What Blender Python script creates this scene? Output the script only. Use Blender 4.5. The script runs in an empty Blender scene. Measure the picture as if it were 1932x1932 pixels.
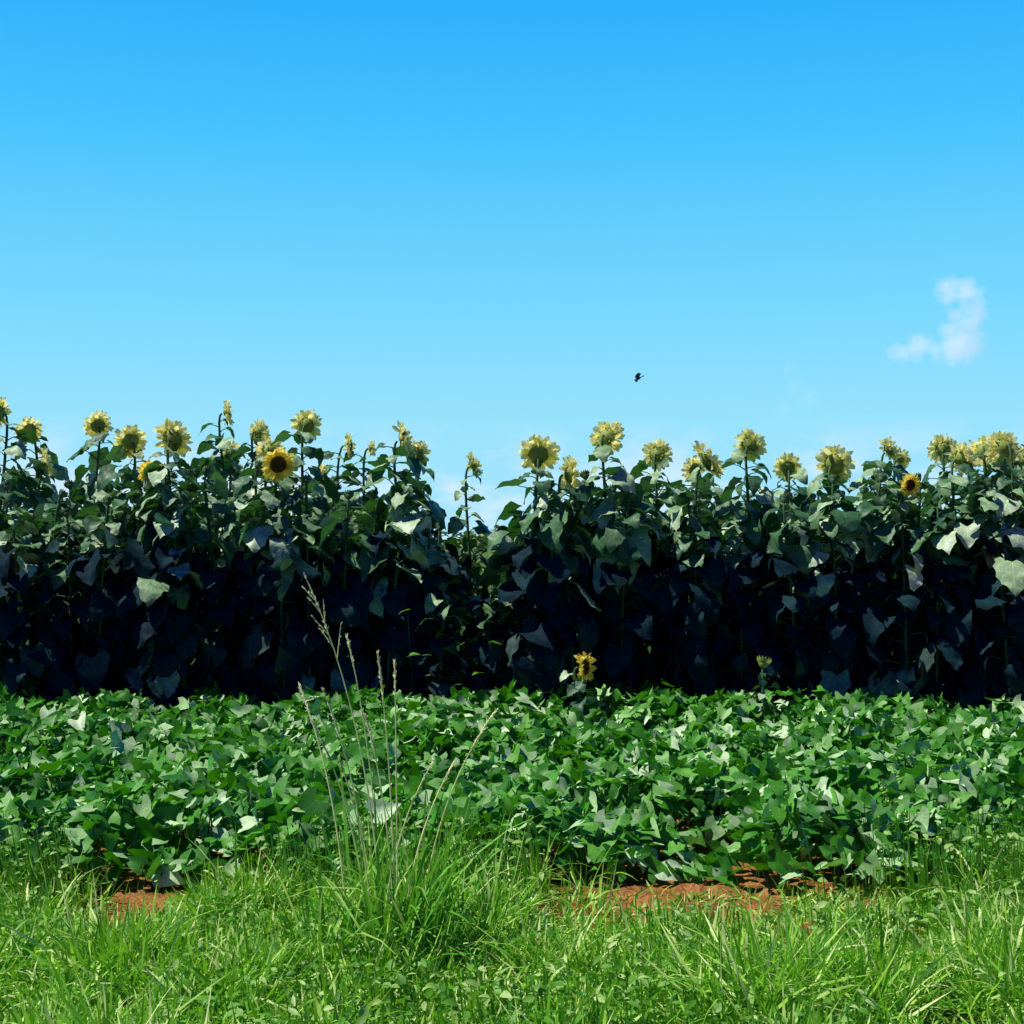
import bpy, math, bmesh
import numpy as np
from mathutils import Vector, Matrix, noise as mnoise
rng = np.random.default_rng(7)
scene = bpy.context.scene
COL = scene.collection
FOC = 1.4; HV = 0.527; CH = 1.6

def W(px, py, d):
    u = px/1932.0; v = py/1932.0
    return np.array([(u-0.5)*d/FOC, d, CH+(HV-v)*d/FOC])

# ---------------------------------------------------------------- mesh helpers
class MB:
    def __init__(s): s.v=[]; s.f=[]; s.uv=[]; s.m=[]; s.n=0
    def add(s, v, f, uv=None, mi=0):
        v=np.asarray(v,float).reshape(-1,3); f=np.asarray(f,int)
        s.v.append(v); s.f.append(f+s.n); s.n+=len(v)
        s.uv.append(np.zeros((len(v),2)) if uv is None else np.asarray(uv,float).reshape(-1,2))
        s.m.append(np.full(len(f),mi,int) if np.isscalar(mi) else np.asarray(mi,int))
    def build(s, name, mats):
        me=bpy.data.meshes.new(name)
        v=np.concatenate(s.v); f=np.concatenate(s.f); uv=np.concatenate(s.uv); m=np.concatenate(s.m)
        me.vertices.add(len(v)); me.vertices.foreach_set('co', v.ravel())
        me.loops.add(len(f)*4); me.loops.foreach_set('vertex_index', f.ravel())
        me.polygons.add(len(f))
        me.polygons.foreach_set('loop_start', np.arange(len(f))*4)
        me.polygons.foreach_set('loop_total', np.full(len(f),4))
        for mt in mats: me.materials.append(mt)
        me.polygons.foreach_set('material_index', m)
        me.polygons.foreach_set('use_smooth', np.ones(len(f),bool))
        l=me.uv_layers.new(name='UVMap'); l.data.foreach_set('uv', uv[f.ravel()].ravel())
        me.update(calc_edges=True); me.validate()
        return me

def nrm(a): return a/np.maximum(np.linalg.norm(a,axis=-1,keepdims=True),1e-9)

def leaves(mb, O, F, U, L, Wd, curv, fold, prof, nt=6, ns=4, lobe=0.0, ripple=0.0, serr=0.0, mi=0, twist=0.0):
    O=np.atleast_2d(O); N=len(O)
    b=lambda a: np.broadcast_to(np.asarray(a,float),(N,)).reshape(N,1,1)
    L=b(L); Wd=b(Wd); curv=b(curv); fold=b(fold)
    curv=np.where(np.abs(curv)<1e-3,1e-3,curv)
    F=nrm(np.broadcast_to(F,(N,3))); U=np.broadcast_to(U,(N,3))
    R=nrm(np.cross(F,U)); U=np.cross(R,F)
    t=np.linspace(0,1,nt+1); s=np.linspace(-1,1,ns+1)
    T,S=np.meshgrid(t,s,indexing='ij')
    w=np.interp(T,prof[0],prof[1])
    T3=T[None]; S3=S[None]
    if serr>0:
        jag=1+serr*rng.uniform(-1,1,(N,)+T.shape)*(np.abs(S3)>0.9)
    else: jag=1
    X=S3*w[None]*Wd*jag
    tt=T3-lobe*np.abs(S3)**1.3*(1-T3)**2
    Y=np.sin(curv*tt)/curv*L
    Z=-(1-np.cos(curv*tt))/curv*L
    ph=rng.uniform(0,6.28,(N,1,1)); ph2=rng.uniform(0,6.28,(N,1,1))
    Z=Z+fold*np.abs(X)+ripple*L*np.abs(S3)*(np.sin(9*T3+ph+1.2*np.sign(S3))+0.6*np.sin(17*T3+ph2))*0.5
    if twist: Z=Z+X*(twist*rng.uniform(-1,1,(N,1,1)))*T3
    P=O[:,None,None,:]+X[...,None]*R[:,None,None,:]+Y[...,None]*F[:,None,None,:]+Z[...,None]*U[:,None,None,:]
    M=(nt+1)*(ns+1)
    i,j=np.meshgrid(np.arange(nt),np.arange(ns),indexing='ij')
    a=(i*(ns+1)+j).ravel()
    q=np.stack([a,a+1,a+ns+2,a+ns+1],1)
    f=(q[None]+(np.arange(N)*M)[:,None,None]).reshape(-1,4)
    uv=np.broadcast_to(np.stack([S*0.5+0.5,T],-1)[None],(N,)+T.shape+(2,))
    if not np.isscalar(mi): mi=np.repeat(np.asarray(mi),nt*ns)
    mb.add(P,f,uv,mi)

def tube(mb, pts, rad, n=6, mi=0):
    pts=np.asarray(pts,float); K=len(pts)
    rad=np.broadcast_to(np.asarray(rad,float),(K,))
    tan=nrm(np.gradient(pts,axis=0))
    ref=np.array([0.31,0.92,0.2]); 
    A=nrm(np.cross(tan,ref)); B=np.cross(tan,A)
    an=np.linspace(0,2*np.pi,n,endpoint=False)
    V=pts[:,None]+rad[:,None,None]*(np.cos(an)[None,:,None]*A[:,None]+np.sin(an)[None,:,None]*B[:,None])
    i,j=np.meshgrid(np.arange(K-1),np.arange(n),indexing='ij')
    a=(i*n+j).ravel(); b_=(i*n+(j+1)%n).ravel()
    f=np.stack([a,b_,b_+n,a+n],1)
    uv=np.stack(np.meshgrid(np.linspace(0,1,K),np.linspace(0,1,n),indexing='ij'),-1)
    mb.add(V,f,uv,mi)

def revolve(mb, c, ax, prof, n=18, mi=0):
    ax=nrm(np.asarray(ax,float)); A=nrm(np.cross(ax,[0.1,0.2,0.97])); B=np.cross(ax,A)
    an=np.linspace(0,2*np.pi,n,endpoint=False)
    V=[]
    for r,o in prof: V.append(c+o*ax+r*(np.cos(an)[:,None]*A+np.sin(an)[:,None]*B))
    K=len(prof); i,j=np.meshgrid(np.arange(K-1),np.arange(n),indexing='ij')
    a=(i*n+j).ravel(); b_=(i*n+(j+1)%n).ravel()
    mb.add(np.array(V),np.stack([a,b_,b_+n,a+n],1),None,mi)

def obj(name, me, parent=None, loc=None, **k):
    o=bpy.data.objects.new(name, me); COL.objects.link(o)
    if parent is not None: o.parent=parent
    if loc is not None: o.location=loc
    for a,b in k.items(): o[a]=b
    return o

# ---------------------------------------------------------------- materials
def newmat(name):
    m=bpy.data.materials.new(name); m.use_nodes=True
    nt=m.node_tree; nt.nodes.clear(); return m,nt,nt.nodes,nt.links

def leafmat(name, cols, rough=0.45, transl=0.25, tcol=None, spec=0.5, veins=0.0, bump=0.3, pos=None):
    m,nt,N,Lk=newmat(name)
    out=N.new('ShaderNodeOutputMaterial'); p=N.new('ShaderNodeBsdfPrincipled')
    g=N.new('ShaderNodeNewGeometry'); r=N.new('ShaderNodeValToRGB')
    if pos is None: pos=[i/(len(cols)-1) for i in range(len(cols))]
    r.color_ramp.elements[0].position=0; r.color_ramp.elements[0].color=(*cols[0],1)
    r.color_ramp.elements[1].position=1; r.color_ramp.elements[1].color=(*cols[-1],1)
    for i,c in enumerate(cols[1:-1]):
        e=r.color_ramp.elements.new(pos[i+1]); e.color=(*c,1)
    Lk.new(g.outputs['Random Per Island'], r.inputs[0])
    ns=N.new('ShaderNodeTexNoise'); ns.inputs['Scale'].default_value=14; ns.inputs['Detail'].default_value=3
    tc=N.new('ShaderNodeTexCoord'); Lk.new(tc.outputs['Object'],ns.inputs['Vector'])
    mr=N.new('ShaderNodeMapRange'); mr.inputs[1].default_value=0.3; mr.inputs[2].default_value=0.7
    mr.inputs[3].default_value=0.7; mr.inputs[4].default_value=1.3
    Lk.new(ns.outputs[0],mr.inputs[0])
    mul=N.new('ShaderNodeVectorMath'); mul.operation='SCALE'
    Lk.new(r.outputs[0],mul.inputs[0]); Lk.new(mr.outputs[0],mul.inputs['Scale'])
    col=mul.outputs[0]
    bmp=N.new('ShaderNodeBump'); bmp.inputs['Strength'].default_value=bump; bmp.inputs['Distance'].default_value=0.01
    hgt=ns.outputs[0]
    if veins>0:
        uv=N.new('ShaderNodeUVMap'); sp=N.new('ShaderNodeSeparateXYZ'); Lk.new(uv.outputs[0],sp.inputs[0])
        def M(op,a,b=None,c=None):
            n=N.new('ShaderNodeMath'); n.operation=op
            for i,x in enumerate((a,b,c)):
                if x is None: continue
                if isinstance(x,(int,float)): n.inputs[i].default_value=x
                else: Lk.new(x,n.inputs[i])
            return n.outputs[0]
        s=M('ABSOLUTE',M('SUBTRACT',sp.outputs[0],0.5))
        mid=M('LESS_THAN',s,0.02)
        fr=M('FRACT',M('MULTIPLY',M('SUBTRACT',sp.outputs[1],M('MULTIPLY',s,0.7)),6.0))
        side=M('LESS_THAN',M('ABSOLUTE',M('SUBTRACT',fr,0.5)),0.07)
        vn=M('MAXIMUM',mid,side)
        mx=N.new('ShaderNodeMix'); mx.data_type='RGBA'; 
        Lk.new(M('MULTIPLY',vn,veins),mx.inputs[0]); Lk.new(col,mx.inputs[6])
        br=N.new('ShaderNodeVectorMath'); br.operation='SCALE'; br.inputs['Scale'].default_value=1.9
        Lk.new(col,br.inputs[0]); Lk.new(br.outputs[0],mx.inputs[7]); col=mx.outputs[2]
        hgt=M('SUBTRACT',ns.outputs[0],M('MULTIPLY',vn,0.5))
    Lk.new(hgt,bmp.inputs['Height'])
    Lk.new(col,p.inputs['Base Color']); p.inputs['Roughness'].default_value=rough
    p.inputs['Specular IOR Level'].default_value=spec
    Lk.new(bmp.outputs[0],p.inputs['Normal'])
    tr=N.new('ShaderNodeBsdfTranslucent')
    if tcol: tr.inputs[0].default_value=(*tcol,1)
    else: Lk.new(col,tr.inputs[0])
    ms=N.new('ShaderNodeMixShader'); ms.inputs[0].default_value=transl
    Lk.new(p.outputs[0],ms.inputs[1]); Lk.new(tr.outputs[0],ms.inputs[2]); Lk.new(ms.outputs[0],out.inputs[0])
    return m

M_sfleaf_lit=leafmat('sunflower_leaf_lit',[(0.012,0.075,0.035),(0.06,0.17,0.065),(0.28,0.44,0.22),(0.60,0.74,0.50)],0.5,0.10,(0.10,0.42,0.03),0.45,0.45,1.0,[0,.40,.72,1])  # upper leaves: sunlit paleness put into the leaf colour
M_sfleaf_shade=leafmat('sunflower_leaf_shaded',[(0.003,0.018,0.030),(0.005,0.026,0.040),(0.010,0.040,0.046),(0.48,0.62,0.42)],0.7,0.03,(0.05,0.22,0.03),0.08,0.35,0.9,[0,.5,.93,1])  # lower leaves: shade of the wall painted in as dark blue-green
M_stem=leafmat('sunflower_stem',[(0.03,0.09,0.03),(0.06,0.15,0.04)],0.6,0.0)
M_petal=leafmat('petal',[(0.98,0.87,0.16),(0.99,0.94,0.42),(0.99,0.97,0.68)],0.6,0.60,(1.0,0.97,0.46),0.3,0,0.2)
M_petal2=leafmat('petal_deep',[(0.95,0.74,0.08),(0.97,0.84,0.20)],0.6,0.5,(1.0,0.86,0.18),0.3,0,0.2)
M_sepal=leafmat('sepal',[(0.26,0.38,0.06),(0.48,0.56,0.12)],0.6,0.35)
M_disc=leafmat('seed_disc',[(0.10,0.045,0.015),(0.18,0.09,0.02)],0.9,0.0,None,0.1,0,1.0)
M_sp=leafmat('sweet_potato_leaf',[(0.010,0.10,0.004),(0.05,0.27,0.010),(0.13,0.38,0.05),(0.60,0.80,0.48)],0.5,0.2,(0.10,0.50,0.002),0.5,0.3,0.3,[0,.48,.74,1])
M_grass=leafmat('grass_blade',[(0.035,0.20,0.006),(0.16,0.46,0.015),(0.38,0.66,0.06),(0.86,0.92,0.44)],0.5,0.32,(0.26,0.64,0.02),0.4,0,0.1)
M_clump=leafmat('tall_grass_blade',[(0.04,0.22,0.008),(0.13,0.42,0.02),(0.48,0.70,0.14)],0.5,0.3,(0.18,0.52,0.02),0.4,0,0.1)
M_weed=leafmat('weed_leaf',[(0.03,0.17,0.008),(0.13,0.38,0.025),(0.50,0.68,0.24)],0.5,0.3,(0.18,0.50,0.02),0.4,0,0.2)
M_stalk=leafmat('dry_stalk',[(0.88,0.88,0.42),(0.95,0.93,0.58)],0.7,0.3,(.98,.96,.45))
M_seed=leafmat('seed_head',[(0.94,0.90,0.52),(0.97,0.94,0.66),(0.86,0.78,0.48)],0.7,0.4)
M_bird=leafmat('bird_feathers',[(0.05,0.08,0.13),(0.07,0.11,0.17)],0.6,0.0)
M_far=leafmat('far_foliage',[(0.07,0.18,0.03),(0.14,0.27,0.05),(0.22,0.35,0.10)],0.6,0.2)

def groundmat():
    m,nt,N,Lk=newmat('ground_soil_and_field')
    out=N.new('ShaderNodeOutputMaterial'); p=N.new('ShaderNodeBsdfPrincipled'); p.inputs['Roughness'].default_value=0.95
    p.inputs['Specular IOR Level'].default_value=0.1
    tc=N.new('ShaderNodeTexCoord'); sp=N.new('ShaderNodeSeparateXYZ'); Lk.new(tc.outputs['Object'],sp.inputs[0])
    n1=N.new('ShaderNodeTexNoise'); n1.inputs['Scale'].default_value=9; n1.inputs['Detail'].default_value=10; n1.inputs['Roughness'].default_value=.65
    Lk.new(tc.outputs['Object'],n1.inputs['Vector'])
    r=N.new('ShaderNodeValToRGB'); r.color_ramp.elements[0].position=0.3; r.color_ramp.elements[1].position=0.65
    r.color_ramp.elements[0].color=(0.16,0.06,0.018,1); r.color_ramp.elements[1].color=(0.50,0.22,0.075,1)
    Lk.new(n1.outputs[0],r.inputs[0])
    n2=N.new('ShaderNodeTexNoise'); n2.inputs['Scale'].default_value=0.6; n2.inputs['Detail'].default_value=6
    Lk.new(tc.outputs['Object'],n2.inputs['Vector'])
    r2=N.new('ShaderNodeValToRGB'); r2.color_ramp.elements[0].color=(0.015,0.05,0.008,1); r2.color_ramp.elements[1].color=(0.06,0.12,0.02,1)
    Lk.new(n2.outputs[0],r2.inputs[0])
    far=N.new('ShaderNodeMapRange'); far.inputs[1].default_value=10.6; far.inputs[2].default_value=11.0; Lk.new(sp.outputs[1],far.inputs[0])
    near=N.new('ShaderNodeMapRange'); near.inputs[1].default_value=5.7; near.inputs[2].default_value=5.1; Lk.new(sp.outputs[1],near.inputs[0])
    ad=N.new('ShaderNodeMath'); ad.operation='MAXIMUM'; Lk.new(far.outputs[0],ad.inputs[0]); Lk.new(near.outputs[0],ad.inputs[1])
    mx=N.new('ShaderNodeMix'); mx.data_type='RGBA'; Lk.new(ad.outputs[0],mx.inputs[0]); Lk.new(r.outputs[0],mx.inputs[6]); Lk.new(r2.outputs[0],mx.inputs[7])
    Lk.new(mx.outputs[2],p.inputs['Base Color'])
    n3=N.new('ShaderNodeTexNoise'); n3.inputs['Scale'].default_value=35; n3.inputs['Detail'].default_value=6
    Lk.new(tc.outputs['Object'],n3.inputs['Vector'])
    b=N.new('ShaderNodeBump'); b.inputs['Strength'].default_value=0.9; b.inputs['Distance'].default_value=0.05
    Lk.new(n3.outputs[0],b.inputs['Height']); Lk.new(b.outputs[0],p.inputs['Normal']); Lk.new(p.outputs[0],out.inputs[0])
    return m
M_ground=groundmat()

def fbm(x,y,sc,seed=0):
    out=np.zeros(np.broadcast(x,y).shape); xf=np.broadcast_to(x,out.shape).ravel(); yf=np.broadcast_to(y,out.shape).ravel()
    o=out.ravel()
    for i in range(len(o)): o[i]=mnoise.noise((xf[i]*sc+seed*7.3,yf[i]*sc+seed*3.1,seed*1.7))
    return o.reshape(out.shape)

def axis_pts(lo,hi,step,far):
    a=np.arange(lo,hi+1e-6,step); g=[]; d=step
    x=hi
    while x<far: d*=1.45; x=x+d; g.append(x)
    gl=[]; d=step; x=lo
    while x>-far: d*=1.45; x=x-d; gl.append(x)
    return np.array(gl[::-1]+list(a)+g)
gx=axis_pts(-4,4,0.04,3000); gy=axis_pts(5,8,0.04,3000)
GX,GY=np.meshgrid(gx,gy,indexing='ij')
nz=fbm(GX,GY,3.0,1)*0.035+fbm(GX,GY,9.0,2)*0.022+fbm(GX,GY,19.0,3)*0.012
fade=np.clip(1.5-np.hypot(GX,GY-6)/14,0,1)
GZ=nz*fade
mb=MB(); a,b_=len(gx),len(gy)
i,j=np.meshgrid(np.arange(a-1),np.arange(b_-1),indexing='ij'); q=(i*b_+j).ravel()
mb.add(np.stack([GX,GY,GZ],-1),np.stack([q,q+b_,q+b_+1,q+1],1))
g=obj('ground',mb.build('ground',[M_ground])); g['kind']='structure'

# ---------------------------------------------------------------- sunflower
P_SF=([0,.1,.22,.35,.5,.65,.8,.92,1],[.30,.44,.50,.49,.42,.32,.19,.08,.005])
P_SP=([0,.12,.25,.4,.6,.8,.92,1],[.34,.50,.49,.40,.25,.12,.045,.003])
P_PET=([0,.25,.55,.8,1],[.38,.48,.5,.40,.08])
P_BL=([0,.2,.6,.85,1],[.7,1,.8,.4,.03])
P_OV=([0,.2,.45,.75,1],[.08,.42,.5,.3,.01])

def head_meshes(c, ax, R, pm):
    ax=nrm(np.array(ax,float)); A=nrm(np.cross(ax,[0.05,0.1,1.0])); B=np.cross(ax,A)
    rd=0.50*R
    mb=MB(); revolve(mb,c,ax,[(0.006,-0.035*R/0.12),(0.3*rd,-0.032*R/.12),(0.75*rd,-0.018*R/.12),(rd,0.0),(rd*0.98,0.008)],20)
    back=mb.build('flower_head',[M_sepal])
    mb=MB(); revolve(mb,c,ax,[(rd*0.98,0.008),(rd*0.85,0.016),(rd*0.5,0.018),(rd*0.2,0.013),(0.001,0.011)],20)
    K=90; a=np.arange(K)*2.39996; r=rd*0.93*np.sqrt((np.arange(K)+.5)/K)
    D=np.cos(a)[:,None]*A+np.sin(a)[:,None]*B
    leaves(mb,c+r[:,None]*D+0.012*ax,ax[None]+0.3*D,D,0.014,0.008,0.2,0,P_OV,2,2)
    disc=mb.build('seed_disc',[M_disc])
    mb=MB()
    for lay,(n,off,cup) in enumerate([(25,0.006,0.35),(24,0.002,0.0),(8,-0.004,-0.3)]):
        a=np.arange(n)*2*np.pi/n+rng.uniform(-.16,.16,n)+lay*0.3
        D=np.cos(a)[:,None]*A+np.sin(a)[:,None]*B
        F=D+ax[None]*(cup+rng.uniform(-0.3,0.35,n))[:,None]
        F=F+np.array([0,0,-0.08])
        T=np.cross(ax[None],D)
        U=ax[None]+T*rng.uniform(-.6,.6,n)[:,None]
        leaves(mb,c+D*rd*.97+ax*off,F,U,R*rng.uniform(0.42,0.66,n),R*rng.uniform(0.20,0.30,n),rng.uniform(-1.2,1.0,n),rng.uniform(-.3,.5,n),P_PET,5,2,ripple=0.10,twist=.6)
    pet=mb.build('petals',[pm])
    mb=MB()
    for lay,(n,rr,off) in enumerate([(12,0.72,-0.008),(9,0.45,-0.02)]):
        a=np.arange(n)*2*np.pi/n+rng.uniform(-.15,.15,n)
        D=np.cos(a)[:,None]*A+np.sin(a)[:,None]*B
        leaves(mb,c+D*rd*rr+ax*off,D-ax[None]*rng.uniform(-.1,.3,n)[:,None],-ax[None],R*rng.uniform(.16,.25,n),R*.14,rng.uniform(-.8,.6,n),.2,P_OV,4,2)
    sep=mb.build('sepals',[M_sepal])
    return back,disc,pet,sep

def sunflower(hx,hy,hz,R,ax,label,bloom=True,nleaf=26,lean=0.15,hmin=0.25,lsc=1.0,group='tall sunflowers standing in a dense field row',pm=None,zshade=1.5,budsc=1.0):
    bx=hx+rng.uniform(-lean,lean); by=hy+rng.uniform(-lean,lean)
    base=np.array([bx,by,0.0]); E=obj('sunflower',None,loc=base)
    E.empty_display_size=0.2
    E['label']=label; E['category']='sunflower'; E['group']=group
    tip=np.array([hx,hy,hz])-base
    ax=nrm(np.array(ax,float))
    neck=tip-ax*0.05*R/.12
    t=np.linspace(0,1,14)[:,None]
    p0=np.zeros(3); p1=np.array([0.3*tip[0],0.3*tip[1],hz*0.6]); p2=neck-ax*0.10+np.array([0,0,-0.05]); 
    pts=((1-t)**3)*p0+3*t*(1-t)**2*p1+3*t*t*(1-t)*(p2+np.array([0,0,0.03]))+t**3*neck
    mb=MB(); tube(mb,pts,np.linspace(0.017,0.009,14),7)
    zs=pts[:,2]
    az=rng.uniform(0,6.28)
    lv=MB(); O=[];F=[];U=[];L=[]
    for i in range(nleaf):
        fz=((i+rng.uniform(0,1))/nleaf)**.8
        z=hmin+(hz-0.075-hmin)*fz
        az+=2.4+rng.uniform(-.5,.5)
        d=hz-z
        P=np.array([np.interp(z,zs,pts[:,0]),np.interp(z,zs,pts[:,1]),z])
        out=np.array([math.cos(az),math.sin(az),0])
        size=np.interp(d,[0,.12,.3,.6,1.0,1.8,2.4],[.08,.13,.18,.22,.23,.19,.16])
        size*=rng.uniform(.55,1.3)*lsc
        pl=size*rng.uniform(.4,.8)
        up=rng.uniform(.0,.7) if d<1 else rng.uniform(-.1,.5)
        pe=P+out*pl+np.array([0,0,up*pl])
        mid=P+out*pl*.5+np.array([0,0,up*pl*.68])
        tube(mb,[P,mid,pe],[.006,.004,.003],5)
        droop=rng.uniform(-.1,.7) if d<.4 else (rng.uniform(.1,1.3) if d<1.1 else rng.uniform(.8,3.2))
        side=np.array([-out[1],out[0],0])*rng.uniform(-.6,.6)
        f=nrm(out+side+np.array([0,0,-droop]))
        u=np.array([0,0,1.0])+out*.35*min(droop,2)+np.array([-out[1],out[0],0])*rng.uniform(-.8,.8)
        O.append(pe);F.append(f);U.append(u);L.append(size)
    n=len(O); L=np.array(L); O=np.array(O)
    mi=((O[:,2]+rng.normal(0,.15,n))<zshade).astype(int)  # low leaves take the slot with shade painted in
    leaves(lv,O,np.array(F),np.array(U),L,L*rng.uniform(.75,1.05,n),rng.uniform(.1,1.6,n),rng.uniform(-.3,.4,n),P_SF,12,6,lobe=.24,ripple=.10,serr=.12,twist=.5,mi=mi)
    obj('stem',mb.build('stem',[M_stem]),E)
    obj('leaves',lv.build('leaves',[M_sfleaf_lit,M_sfleaf_shade]),E)
    if bloom:
        b1,d1,p1_,s1=head_meshes(tip,ax,R,pm or M_petal)
        H=obj('flower_head',b1,E); obj('seed_disc',d1,H); obj('petals',p1_,H); obj('sepals',s1,H)
    else:
        b=budsc
        mb=MB(); revolve(mb,neck,ax,[(.006,-.02*b),(.022*b,-.008*b),(.03*b,.012*b),(.022*b,.03*b),(.004,.036*b)],10)
        a=np.arange(14)*2*np.pi/14; A=nrm(np.cross(ax,[.05,.1,1])); B=np.cross(ax,A)
        D=np.cos(a)[:,None]*A+np.sin(a)[:,None]*B
        leaves(mb,neck+D*.022*b,D*.7+ax*.6,ax[None]+0*D,.05*b,.022*b,-.8,.2,P_OV,3,2)
        obj('flower_bud',mb.build('flower_bud',[M_sepal if b>1 else M_stem]),E)
    return E

heads=[(-2,780,48,'s'),(55,812,44,'b'),(88,872,46,'S'),(184,803,46,'b'),(245,833,54,'b'),(326,828,64,'b'),(428,778,42,'S'),
(487,815,42,'b'),(578,802,50,'b'),(524,876,56,'f'),(283,890,40,'f'),(658,840,40,'S'),(700,846,26,'S'),(762,827,56,'S'),(787,856,42,'b'),
(893,877,40,'S'),(1016,857,64,'b'),(1075,895,58,'S'),(1145,825,58,'b'),(1240,858,50,'b'),(1335,868,66,'S'),(1415,840,52,'b'),
(1487,882,46,'b'),(1575,876,66,'b'),(1678,848,42,'S'),(1697,864,40,'S'),(1716,915,38,'f'),(1780,848,48,'b'),(1812,865,54,'S'),
(1858,850,56,'b'),(1895,845,62,'b'),(1930,868,48,'S'),(436,852,36,'b'),(607,893,32,'S'),(508,850,48,'b'),(1310,886,44,'b'),(1880,862,46,'S')]
for (px,py,dp,k) in heads:
    d=float(np.clip(11.3*52/dp,11.0,14.2))
    d=0.5*d+0.5*11.3+rng.uniform(-.15,.15)
    if k=='f' or px in (1075,1335,1016,326): d=10.95
    P=W(px,py,d); R=0.5*dp/1932*d/FOC*1.2
    if k=='b': ax=(rng.uniform(-1.1,1.1),1,rng.uniform(-.6,.7)); lab='sunflower seen from behind, pale yellow petals on a leafy stalk'
    elif k=='s': ax=(-1,rng.uniform(.0,.4),rng.uniform(-.1,.2)); lab='sunflower with its brown disc turned sideways on a tall stalk'
    elif k=='S': ax=(.9,rng.uniform(-.1,.5),rng.uniform(.0,.8)); lab='sunflower in side view, yellow petals catching the sun'
    else: ax=(.5,-1,-.25); lab='sunflower with dark brown disc facing the viewer among leaves'
    sl=px==893
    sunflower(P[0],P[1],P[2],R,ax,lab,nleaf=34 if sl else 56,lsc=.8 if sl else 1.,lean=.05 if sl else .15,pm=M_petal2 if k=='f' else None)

prof_x=[-60,0,150,300,400,500,600,700,780,815,845,890,930,965,1000,1100,1300,1500,1700,1900,2000]
prof_y=[895,900,915,880,860,885,895,902,912,965,1040,1080,1070,975,920,910,910,920,908,885,880]
def topz(x,y):
    px=(x*FOC/y+.5)*1932
    return CH+(HV-np.interp(px,prof_x,prof_y)/1932)*11.3/FOC, px
rows=[11.0,11.35,11.8,12.4,13.0,13.7,14.5]
for ri,y0 in enumerate(rows):
    half=y0*.5/FOC+.5
    x=-half+rng.uniform(0,.3); 
    while x<half:
        y=y0+rng.uniform(-.12,.12)
        tz,px=topz(x,y)
        step=rng.uniform(.30,.42) if ri<2 else rng.uniform(.36,.5)
        gap=835<px<945
        if gap and ri>1: x+=step; continue
        z=tz+rng.uniform(-.30,.10)-(0.06 if ri>2 else 0)
        if gap: z=min(tz,1.45)-rng.uniform(.0,.2)
        sunflower(x,y,z,.1,(rng.uniform(-.5,.5),.5,.6),'leafy sunflower plant with an unopened green bud in a dense row',bloom=False,nleaf=(54 if ri<3 else 20),hmin=(.15 if ri<3 else .9),lsc=.85 if gap else 1.,zshade=1.1 if gap else 1.5)
        x+=step
P=W(1102,1258,10.3); sunflower(P[0],P[1],P[2],.115,(.95,-.45,.08),'short sunflower with golden petals rising above the sweet potato leaves',nleaf=11,lean=.12,hmin=.35,lsc=.8,group='low sunflowers in the crop',pm=M_petal2,zshade=0)
P=W(1440,1248,10.4); sunflower(P[0],P[1],P[2],.06,(.2,.3,.9),'small sunflower plant with a large green bud above sweet potato leaves',bloom=False,budsc=1.3,nleaf=10,lean=.05,hmin=.35,lsc=.5,group='low sunflowers in the crop',zshade=0)

# ---------------------------------------------------------------- sweet potato crop
def crop_bound(x):
    return 6.50+0.08*np.sin(x*1.3+1)+0.10*np.sin(x*3.1)
Nn=28500
X=rng.uniform(-4.9,4.9,Nn); Y=6.3+5.1*rng.uniform(0,1,Nn)**0.9
nzA=fbm(X,Y,1.6,5); nzB=fbm(X,Y,4.0,6)
dist=Y-crop_bound(X)
keep=dist>0
hole=1.1*np.exp(-(((X-.95-.25*(Y-7))/.17)**2+((Y-7.1)/.42)**2))+0.5*np.exp(-(((X-.6)/.7)**2+((Y-6.45)/.10)**2))
keep&=(rng.random(Nn)>hole*1.1)&(np.abs(X)<Y*.5/FOC+.5)
h=(.32+.06*np.cos(2*np.pi*(Y-7.7)/1.45)+.14*nzA+.14*nzB)*np.clip(.3+dist/.35,0,1)
h=np.where(Y>10,h+.03,h)
h*=1-.65*np.clip(hole,0,1)
depth=rng.uniform(0,1,Nn)**1.5
Z=np.maximum(h*(1-.7*depth)+.02,.03)
X,Y,Z,dist=X[keep],Y[keep],Z[keep],dist[keep]; n=len(X)
az=rng.uniform(0,2*np.pi,n)
F=np.stack([np.cos(az),np.sin(az)-.35,rng.normal(.0,.75,n)],1)
U=np.stack([rng.normal(-.15,.55,n),rng.normal(-.35,.55,n),np.ones(n)],1)
L=rng.uniform(.07,.128,n)*np.where(rng.random(n)<.06,1.4,1)
mb=MB(); O=np.stack([X,Y,Z],1)-nrm(F)*L[:,None]*.4
leaves(mb,O,F,U,L,L*rng.uniform(.8,1.1,n),rng.uniform(-.6,1.0,n),rng.uniform(-.1,.45,n),P_SP,6,4,lobe=.30,ripple=.05,twist=.3)
m_=rng.random(n)<.3; O2=O[m_]; k=len(O2)
dn=np.stack([rng.normal(0,.3,k),rng.normal(0,.3,k),-np.ones(k)],1)
leaves(mb,O2,dn,np.tile([0,-1.,0],(k,1)),np.maximum(O2[:,2],.03),.004,.3,0,P_BL,3,1,mi=1)
o=obj('sweet_potato_crop',mb.build('sweet_potato_crop',[M_sp,M_stem])); o['kind']='stuff'; o['category']='sweet potato plants'; o['label']='dense bed of green sweet potato vines with pointed leaves on red soil'

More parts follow.
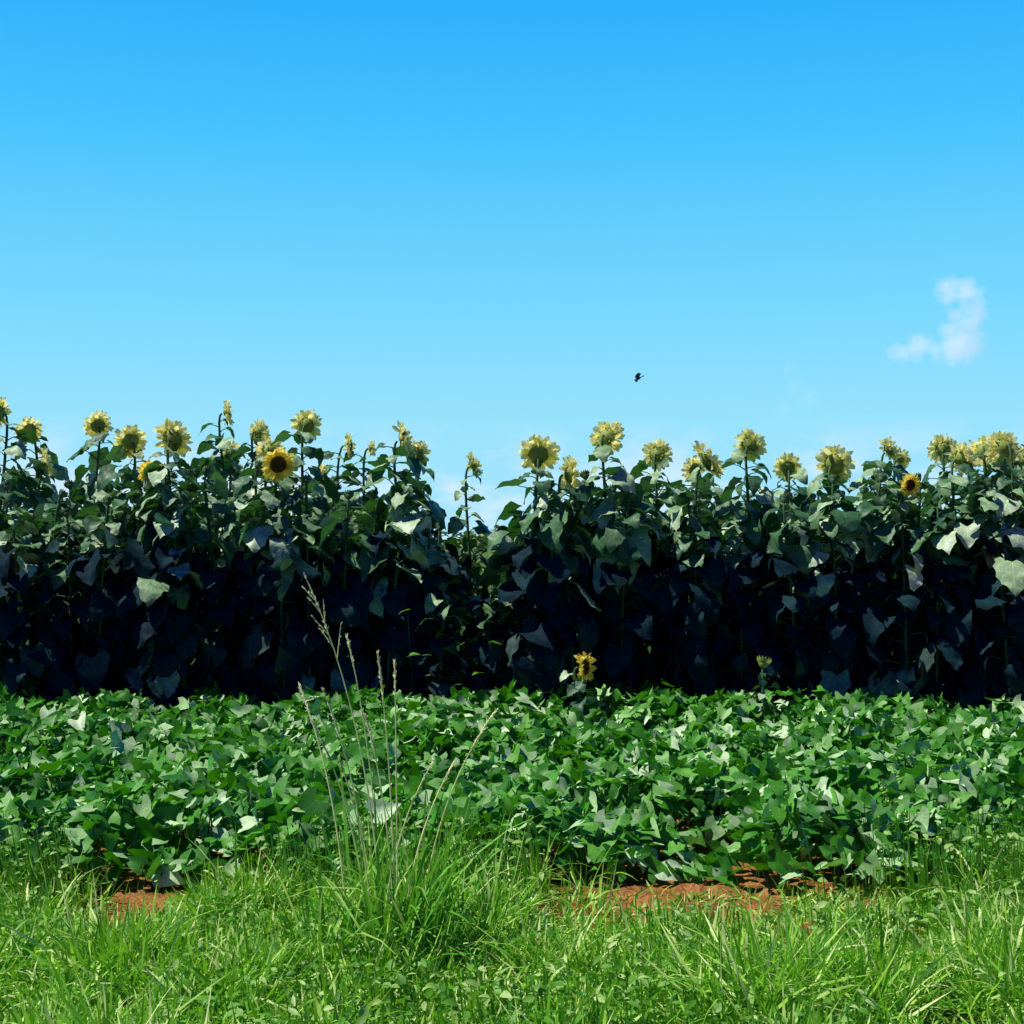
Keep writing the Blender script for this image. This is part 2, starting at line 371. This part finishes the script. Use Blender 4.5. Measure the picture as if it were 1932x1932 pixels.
# ---------------------------------------------------------------- grass
def grass_tufts(mb,cx,cy,hgt,nb,spread,wid,cs=1.0,mi=0):
    T=len(cx); idx=np.repeat(np.arange(T),nb); n=len(idx)
    az=rng.uniform(0,6.283,n); r=spread*np.sqrt(rng.random(n))
    O=np.stack([cx[idx]+np.cos(az)*r,cy[idx]+np.sin(az)*r,np.zeros(n)],1)
    ln=rng.uniform(.15,1.3,n)*cs
    F=np.stack([np.cos(az)*ln,np.sin(az)*ln,np.ones(n)],1)
    U=np.stack([np.cos(az),np.sin(az),-.3+0*az],1)
    L=hgt[idx]*rng.uniform(.4,1.35,n)
    leaves(mb,O,F,-U+rng.normal(0,.7,(n,3)),L,wid*rng.uniform(.45,1.5,n)*.5,-rng.uniform(-2.8,.6,n),.15,P_BL,5,1,mi=mi)
LX=[-200,0,130,200,270,340,600,850,960,1010,1450,1530,1750,1932,2200]
LY=[6.35,6.35,6.3,5.85,5.85,6.35,6.55,6.55,6.3,5.93,5.93,6.3,6.5,6.7,6.7]
def grass_lim(x):
    px=(x*FOC/6+.5)*1932
    return np.interp(px,LX,LY)
T=7800
cx=rng.uniform(-3,3,T); cy=rng.uniform(3.6,7.0,T); k=(cy<grass_lim(cx)+rng.uniform(-.25,.15,T))&(np.abs(cx)<cy*.5/FOC+.35)
cl=fbm(cx,cy,3.6,31)+.5*fbm(cx,cy,1.1,33); k&=(cl>-.10)|(rng.random(T)<.25)
cx,cy,cl=cx[k],cy[k],cl[k]
hz=.09+.07*np.clip(fbm(cx,cy,1.3,9)+.4,0,1)+.28*np.clip(cl,0,.7)*rng.uniform(.4,1.3,len(cl))
hz*=np.where((cy>5.3)&(cx>.05)&(cx<1.8),.62,1)*np.where((cy>5.4)&(cx<-1.3)&(cx>-1.9),.7,1)
mb=MB(); grass_tufts(mb,cx,cy,hz,15,.055,.0105)
T=3200; cx=rng.uniform(-3,3,T); cy=rng.uniform(3.6,6.8,T); k=(cy<grass_lim(cx)+.05)&(np.abs(cx)<cy*.5/FOC+.3); cx,cy=cx[k],cy[k]
grass_tufts(mb,cx,cy,np.full(len(cx),.08),9,.08,.009,1.8)
T=100; cx=rng.uniform(.0,2.0,T); cy=rng.uniform(5.95,6.5,T)
grass_tufts(mb,cx,cy,np.full(T,.10),9,.05,.008,1.6)
T=170; cx=np.concatenate([rng.normal(-.4,.42,95),rng.uniform(1.7,2.7,50),rng.uniform(-2.6,-1.9,25)]); cy=rng.uniform(6.1,6.75,T)
grass_tufts(mb,cx,cy,rng.uniform(.15,.34,T),12,.04,.009,.7)
o=obj('grass',mb.build('grass',[M_grass])); o['kind']='stuff'; o['category']='grass'; o['label']='bright green unmown grass verge along the red soil'
T=21000; cx=rng.uniform(-3.3,3.3,T); cy=rng.uniform(3.8,7.6,T)
wn=fbm(cx,cy,1.6,21)
edge=((cx>-1.1)&(cx<.25))|(cx>1.6)|(cx<-1.95)
k=(cy<grass_lim(cx)+np.where(edge,.6,.15)*rng.random(T)**.5)&((wn>-.04)|(cy>6.2))&(np.abs(cx)<cy*.5/FOC+.3)&~((cx>.15)&(cx<1.6)&(cy>5.85)&(rng.random(T)>.2))&~((cx>-1.85)&(cx<-1.35)&(cy>5.75)&(cy<6.5))
cx,cy=cx[k],cy[k]; n=len(cx); az=rng.uniform(0,6.28,n)
F=np.stack([np.cos(az),np.sin(az),rng.uniform(-.3,.9,n)],1); U=np.stack([rng.normal(0,.5,n),rng.normal(-.1,.5,n),np.ones(n)],1)
zz=rng.uniform(.03,.15,n)+np.where((cx>-1.1)&(cx<.25)|(cx>1.6)|(cx<-1.95),.25,.03)*(cy>6.1)*rng.random(n)
mb=MB(); L=rng.uniform(.02,.06,n); leaves(mb,np.stack([cx,cy,zz],1),F,U,L,L*rng.uniform(.3,.6,n),rng.uniform(0,1,n),.3,P_OV,4,2)
leaves(mb,np.stack([cx,cy,zz],1),np.tile([0.1,.1,-1.],(n,1)),np.tile([0,-1.,0],(n,1)),zz,.003,.3,0,P_BL,2,1)
o=obj('weeds',mb.build('weeds',[M_weed])); o['kind']='stuff'; o['category']='weeds'; o['label']='low broad-leaved weeds mixed into the grass'

mb=MB(); n=90
cx=rng.normal(-.36,.2,n); cy=rng.uniform(10.75,11.3,n); zz=rng.uniform(.3,1.2,n); az=rng.uniform(0,6.28,n)
F=np.stack([np.cos(az),np.sin(az),rng.uniform(-.6,.4,n)],1); U=np.stack([rng.normal(0,.4,n),rng.normal(-.2,.4,n),np.ones(n)],1)
L=rng.uniform(.05,.10,n); leaves(mb,np.stack([cx,cy,zz],1),F,U,L,L*.7,.6,.2,P_SP,4,2,lobe=.2)
for i in range(n):
    tube(mb,[(cx[i],cy[i]+.3,0),(cx[i]+rng.normal(0,.03),cy[i]+.2,zz[i]*.5),(cx[i],cy[i],zz[i])],[.003,.002,.0015],4,mi=1)
o=obj('weedy_bush',mb.build('weedy_bush',[M_weed,M_stem])); o['label']='tangled green weeds growing in the gap between sunflowers'; o['category']='weeds'; o['kind']='stuff'

# ---------------------------------------------------------------- tall grass clump
base=np.array([-.50,5.5,0.])
E=obj('tall_grass_clump',None,loc=base); E['label']='tall wild grass clump with pale seed stalks beside the crop'; E['category']='grass clump'
mb=MB()
T=62; cx=rng.normal(0,.17,T); cy=rng.normal(0,.15,T)
grass_tufts(mb,cx,cy,np.full(T,.45)*rng.uniform(.35,1.4,T),11,.05,.012,.42)
obj('blades',mb.build('blades',[M_clump]),E)
mbs=MB(); mbh=MB()
stk=[((575,1085),(720,1800),1),((655,1200),(700,1790),0),((713,1230),(760,1800),2),((565,1290),(660,1790),2),
((935,1340),(770,1800),2),((745,1250),(770,1790),0),((610,1300),(700,1800),2),((690,1350),(730,1800),2),((815,1440),(740,1800),0),
((640,1430),(690,1800),0),((590,1360),(680,1800),2),((855,1440),(760,1800),0)]
for (tp,bp,kind) in stk:
    d=5.5+rng.uniform(-.15,.15)
    tip=W(tp[0],tp[1],d)-base; b0=np.array([(bp[0]/1932-.5)*d/FOC-base[0]+rng.uniform(-.05,.05),rng.uniform(-.08,.08),0.])
    t=np.linspace(0,1,14)[:,None]; c1=b0+(tip-b0)*np.array([.1,.1,.6])
    pts=(1-t)**2*b0+2*t*(1-t)*c1+t**2*tip
    tube(mbs,pts,np.linspace(.0036,.0022,14),5)
    tan=nrm(pts[-1]-pts[-4])
    if kind==1:
        for j in range(6):
            f=.74+.035*j; q=np.array([np.interp(f,t[:,0],pts[:,c]) for c in range(3)])
            s=-1 if j%3 else 1; D=nrm(tan+np.array([s*rng.uniform(.25,.6),rng.uniform(-.2,.2),0.1])); ln=.2*(1.15-f)*rng.uniform(1.2,2.0)
            e=q+D*ln; tube(mbs,[q,q+D*ln*.5,e],[.0022,.0018,.0012],4)
            m=12; tt=rng.uniform(.2,1,m)[:,None]; O=q+(e-q)*tt
            leaves(mbh,O,nrm(D+rng.normal(0,.25,(m,3))),rng.normal(0,1,(m,3)),.014,.006,.2,.1,P_OV,2,1)
        m=30
        fr=rng.uniform(.8,1,m)
    else:
        m=90 if kind==2 else 45
        fr=rng.uniform(.80 if kind==2 else .88,1,m)
    O=np.stack([np.interp(fr,t[:,0],pts[:,c]) for c in range(3)],1)
    leaves(mbh,O,nrm(tan+rng.normal(0,.2,(m,3))),rng.normal(0,.6,(m,3))+[-1.2,-1.0,1.2],.018,.007,.2,.1,P_OV,3,1)
obj('stalks',mbs.build('stalks',[M_stalk]),E); obj('seed_heads',mbh.build('seed_heads',[M_seed]),E)

# ---------------------------------------------------------------- far hedge
for (cxp,d,wd,ht) in [(-10,75,26,3.2),(14,90,30,3.6),(-30,85,25,4),(-2.5,62,9,2.4)]:
    n=4500; mb=MB()
    u=rng.uniform(-1,1,n); prof=(.55+.45*np.sin(u*7+cxp)*np.sin(u*3))*np.sqrt(1-u**2*.9)
    pos=np.stack([u*wd/2,rng.normal(0,1.2,n),rng.random(n)*ht*prof],1)
    az=rng.uniform(0,6.28,n); F=np.stack([np.cos(az),np.sin(az),rng.normal(0,.5,n)],1)
    leaves(mb,pos,F,rng.normal(0,.5,(n,3))+[0,0,1],.5,.4,.5,.2,P_SP,3,2)
    o=obj('hedgerow',mb.build('hedgerow',[M_far]),loc=(cxp,d,0)); o['kind']='stuff'; o['category']='hedgerow'; o['label']='distant green hedgerow beyond the field'

# ---------------------------------------------------------------- bird
P=W(1205,713,48)
mb=MB()
zz=np.linspace(-1,1,11); 
pts=np.stack([zz*.11,0*zz,.01*zz],1); rad=np.array([.003,.012,.018,.028,.034,.036,.034,.026,.022,.020,.004])*.9
tube(mb,pts,rad,10)
tube(mb,[(.108,0,.01),(.125,0,.008),(.14,0,.004)],[.006,.004,.001],6)
for s in (-1,1):
    leaves(mb,np.array([[.03,s*.02,.015]]),np.array([[-.15,s*1.,.55]]),np.array([[0,0,1.]]),.26,.08,.9,.1,P_BL,8,3)
    leaves(mb,np.array([[-.0,s*.02,.015]]),np.array([[-.55,s*1.,.5]]),np.array([[0,0,1.]]),.19,.06,.7,.1,P_BL,8,3)
leaves(mb,np.array([[-.09,0,0]]),np.array([[-1,0,-.05]]),np.array([[0,0,1.]]),.1,.06,.1,.1,([0,1],[.3,.6]),4,3)
o=obj('bird',mb.build('bird',[M_bird]),loc=P); o.rotation_euler=(0.5,math.radians(25),math.radians(195)); o.scale=(1.15,)*3
o['label']='small dark bird flying in the clear sky'; o['category']='bird'

# ---------------------------------------------------------------- cloud (volume)
def cloud(px,py,D,puffs,dens,name_label):
    s=D/FOC/1932; c=W(px,py,D)
    me=bpy.data.meshes.new('cloud')
    bm=bmesh.new()
    for (dx,dy,r) in puffs:
        bmesh.ops.create_icosphere(bm,subdivisions=3,radius=r*s*1.15,matrix=Matrix.Translation((dx*s,0,-dy*s)))
    bm.to_mesh(me); bm.free()
    o=obj('cloud',me,loc=c); md=o.modifiers.new('r','REMESH'); md.mode='VOXEL'; md.voxel_size=3*s
    m,nt,N,Lk=newmat('cloud_vapour'); out=N.new('ShaderNodeOutputMaterial')
    tc=N.new('ShaderNodeTexCoord'); ns=N.new('ShaderNodeTexNoise'); ns.inputs['Scale'].default_value=1/(24*s); ns.inputs['Detail'].default_value=4; ns.inputs['Roughness'].default_value=.55
    Lk.new(tc.outputs['Object'],ns.inputs['Vector'])
    prev=None
    for (dx,dy,r) in puffs:
        v=N.new('ShaderNodeVectorMath'); v.operation='DISTANCE'; Lk.new(tc.outputs['Object'],v.inputs[0]); v.inputs[1].default_value=(dx*s,0,-dy*s)
        q=N.new('ShaderNodeMath'); q.operation='MULTIPLY_ADD'; Lk.new(v.outputs['Value'],q.inputs[0]); q.inputs[1].default_value=-1/(r*s); q.inputs[2].default_value=1.0
        if prev is None: prev=q.outputs[0]
        else:
            x=N.new('ShaderNodeMath'); x.operation='SMOOTH_MAX'; Lk.new(prev,x.inputs[0]); Lk.new(q.outputs[0],x.inputs[1]); x.inputs[2].default_value=.2; prev=x.outputs[0]
    a=N.new('ShaderNodeMath'); a.operation='MULTIPLY_ADD'; Lk.new(ns.outputs[0],a.inputs[0]); a.inputs[1].default_value=1.7; a.inputs[2].default_value=-.95
    b=N.new('ShaderNodeMath'); b.operation='ADD'; Lk.new(prev,b.inputs[0]); Lk.new(a.outputs[0],b.inputs[1])
    d=N.new('ShaderNodeMath'); d.operation='MULTIPLY'; Lk.new(b.outputs[0],d.inputs[0]); d.inputs[1].default_value=dens/s/30
    e=N.new('ShaderNodeMath'); e.operation='MAXIMUM'; Lk.new(d.outputs[0],e.inputs[0]); e.inputs[1].default_value=0
    pv=N.new('ShaderNodeVolumePrincipled'); pv.inputs['Color'].default_value=(1,1,1,1); Lk.new(e.outputs[0],pv.inputs['Density'])
    em=N.new('ShaderNodeMath'); em.operation='MULTIPLY'; Lk.new(e.outputs[0],em.inputs[0]); em.inputs[1].default_value=.5
    Lk.new(em.outputs[0],pv.inputs['Emission Strength']); pv.inputs['Emission Color'].default_value=(.82,.88,1,1)  # added glow stands in for multiple scattering inside the cloud
    Lk.new(pv.outputs[0],out.inputs['Volume']); me.materials.append(m)
    o['kind']='structure'; o['label']=name_label; o['category']='cloud'
cloud(1805,612,800,[(-10,-64,36),(22,-62,38),(34,-30,36),(26,0,36),(18,24,44),(4,44,46),(30,38,38),(0,-20,26),(-10,10,26),(-38,50,22),(-72,42,34),(-104,52,28)],.62,'small white puffy cloud alone in the blue sky')
cloud(1500,740,800,[(-10,-45,18),(0,-10,24),(25,15,30),(-20,30,22)],.12,'faint thin wisp of cloud low in the sky')

# ---------------------------------------------------------------- world / sun / camera
SUN_EL=60
sdir=nrm(np.array([-.9,-.08,0])); el=math.radians(SUN_EL)
tosun=Vector((sdir[0]*math.cos(el),sdir[1]*math.cos(el),math.sin(el)))
ld=bpy.data.lights.new('sun','SUN'); ld.energy=5; ld.angle=math.radians(.5); ld.color=(1,.97,.88)
lo=bpy.data.objects.new('sun',ld); COL.objects.link(lo); lo.rotation_euler=tosun.to_track_quat('Z','Y').to_euler(); lo.location=(0,0,30)
w=bpy.data.worlds.new('World'); scene.world=w; w.use_nodes=True; nt=w.node_tree; N=nt.nodes; Lk=nt.links; N.clear()
out=N.new('ShaderNodeOutputWorld'); bg=N.new('ShaderNodeBackground'); sky=N.new('ShaderNodeTexSky'); sky.sky_type='NISHITA'
sky.sun_disc=False; sky.sun_elevation=el; sky.sun_rotation=math.atan2(sdir[0],sdir[1]); sky.ozone_density=2.0; sky.dust_density=.3
tc=N.new('ShaderNodeTexCoord'); sp=N.new('ShaderNodeSeparateXYZ'); Lk.new(tc.outputs['Generated'],sp.inputs[0])
gr=N.new('ShaderNodeValToRGB'); els=gr.color_ramp.elements
stops=[(0.0,(.42,.80,1.0)),(.08,(.31,.77,1.0)),(.17,(.17,.68,1.0)),(.27,(.06,.55,1.0)),(.36,(.02,.43,1.0)),(.52,(.001,.075,.36)),(1.0,(.001,.035,.21))]
els[0].position=0; els[0].color=(*stops[0][1],1); els[1].position=1; els[1].color=(*stops[-1][1],1)
for p_,c in stops[1:-1]:
    e=els.new(p_); e.color=(*c,1)
Lk.new(sp.outputs[2],gr.inputs[0])
az_=N.new('ShaderNodeMapRange'); az_.inputs[1].default_value=-.1; az_.inputs[2].default_value=.5; az_.inputs[3].default_value=0.0; az_.inputs[4].default_value=1
Lk.new(sp.outputs[1],az_.inputs[0])
tint=N.new('ShaderNodeMix'); tint.data_type='RGBA'; tint.inputs[6].default_value=(.003,.10,.46,1); tint.inputs[7].default_value=(1,1,1,1); Lk.new(az_.outputs[0],tint.inputs[0])
sc=N.new('ShaderNodeVectorMath'); sc.operation='SCALE'; sc.inputs['Scale'].default_value=.10; Lk.new(sky.outputs[0],sc.inputs[0])
mx=N.new('ShaderNodeMix'); mx.data_type='RGBA'; mx.inputs[0].default_value=.97; Lk.new(sc.outputs[0],mx.inputs[6]); Lk.new(gr.outputs[0],mx.inputs[7])
mp=N.new('ShaderNodeMapping'); mp.inputs['Scale'].default_value=(1,1,2.2); Lk.new(tc.outputs['Generated'],mp.inputs['Vector'])
nz_=N.new('ShaderNodeTexNoise'); nz_.inputs['Scale'].default_value=15; nz_.inputs['Detail'].default_value=7; nz_.inputs['Roughness'].default_value=.55; Lk.new(mp.outputs[0],nz_.inputs['Vector'])
m1=N.new('ShaderNodeMapRange'); m1.inputs[1].default_value=.44; m1.inputs[2].default_value=.60; Lk.new(nz_.outputs[0],m1.inputs[0])
m2=N.new('ShaderNodeMapRange'); m2.inputs[1].default_value=.085; m2.inputs[2].default_value=.03; Lk.new(sp.outputs[2],m2.inputs[0])
mm=N.new('ShaderNodeMath'); mm.operation='MULTIPLY'; Lk.new(m1.outputs[0],mm.inputs[0]); Lk.new(m2.outputs[0],mm.inputs[1])
mk=N.new('ShaderNodeMath'); mk.operation='MULTIPLY'; Lk.new(mm.outputs[0],mk.inputs[0]); mk.inputs[1].default_value=.75
mx2=N.new('ShaderNodeMix'); mx2.data_type='RGBA'; Lk.new(mk.outputs[0],mx2.inputs[0]); Lk.new(mx.outputs[2],mx2.inputs[6]); mx2.inputs[7].default_value=(.78,.90,1,1)
fs=N.new('ShaderNodeVectorMath'); fs.operation='MULTIPLY'; Lk.new(mx2.outputs[2],fs.inputs[0]); Lk.new(tint.outputs[2],fs.inputs[1])
Lk.new(fs.outputs[0],bg.inputs[0]); bg.inputs[1].default_value=1.0; Lk.new(bg.outputs[0],out.inputs[0])

cam=bpy.data.cameras.new('camera'); co=bpy.data.objects.new('camera',cam); COL.objects.link(co)
cam.sensor_width=36; cam.sensor_height=36; cam.sensor_fit='HORIZONTAL'; cam.lens=36*FOC; cam.clip_end=8000; cam.clip_start=.05
co.location=(0,0,CH); co.rotation_euler=(math.radians(90)+math.atan((HV-.5)/FOC),0,0)
scene.camera=co
scene.view_settings.view_transform='Standard'; scene.view_settings.look='None'; scene.view_settings.exposure=0
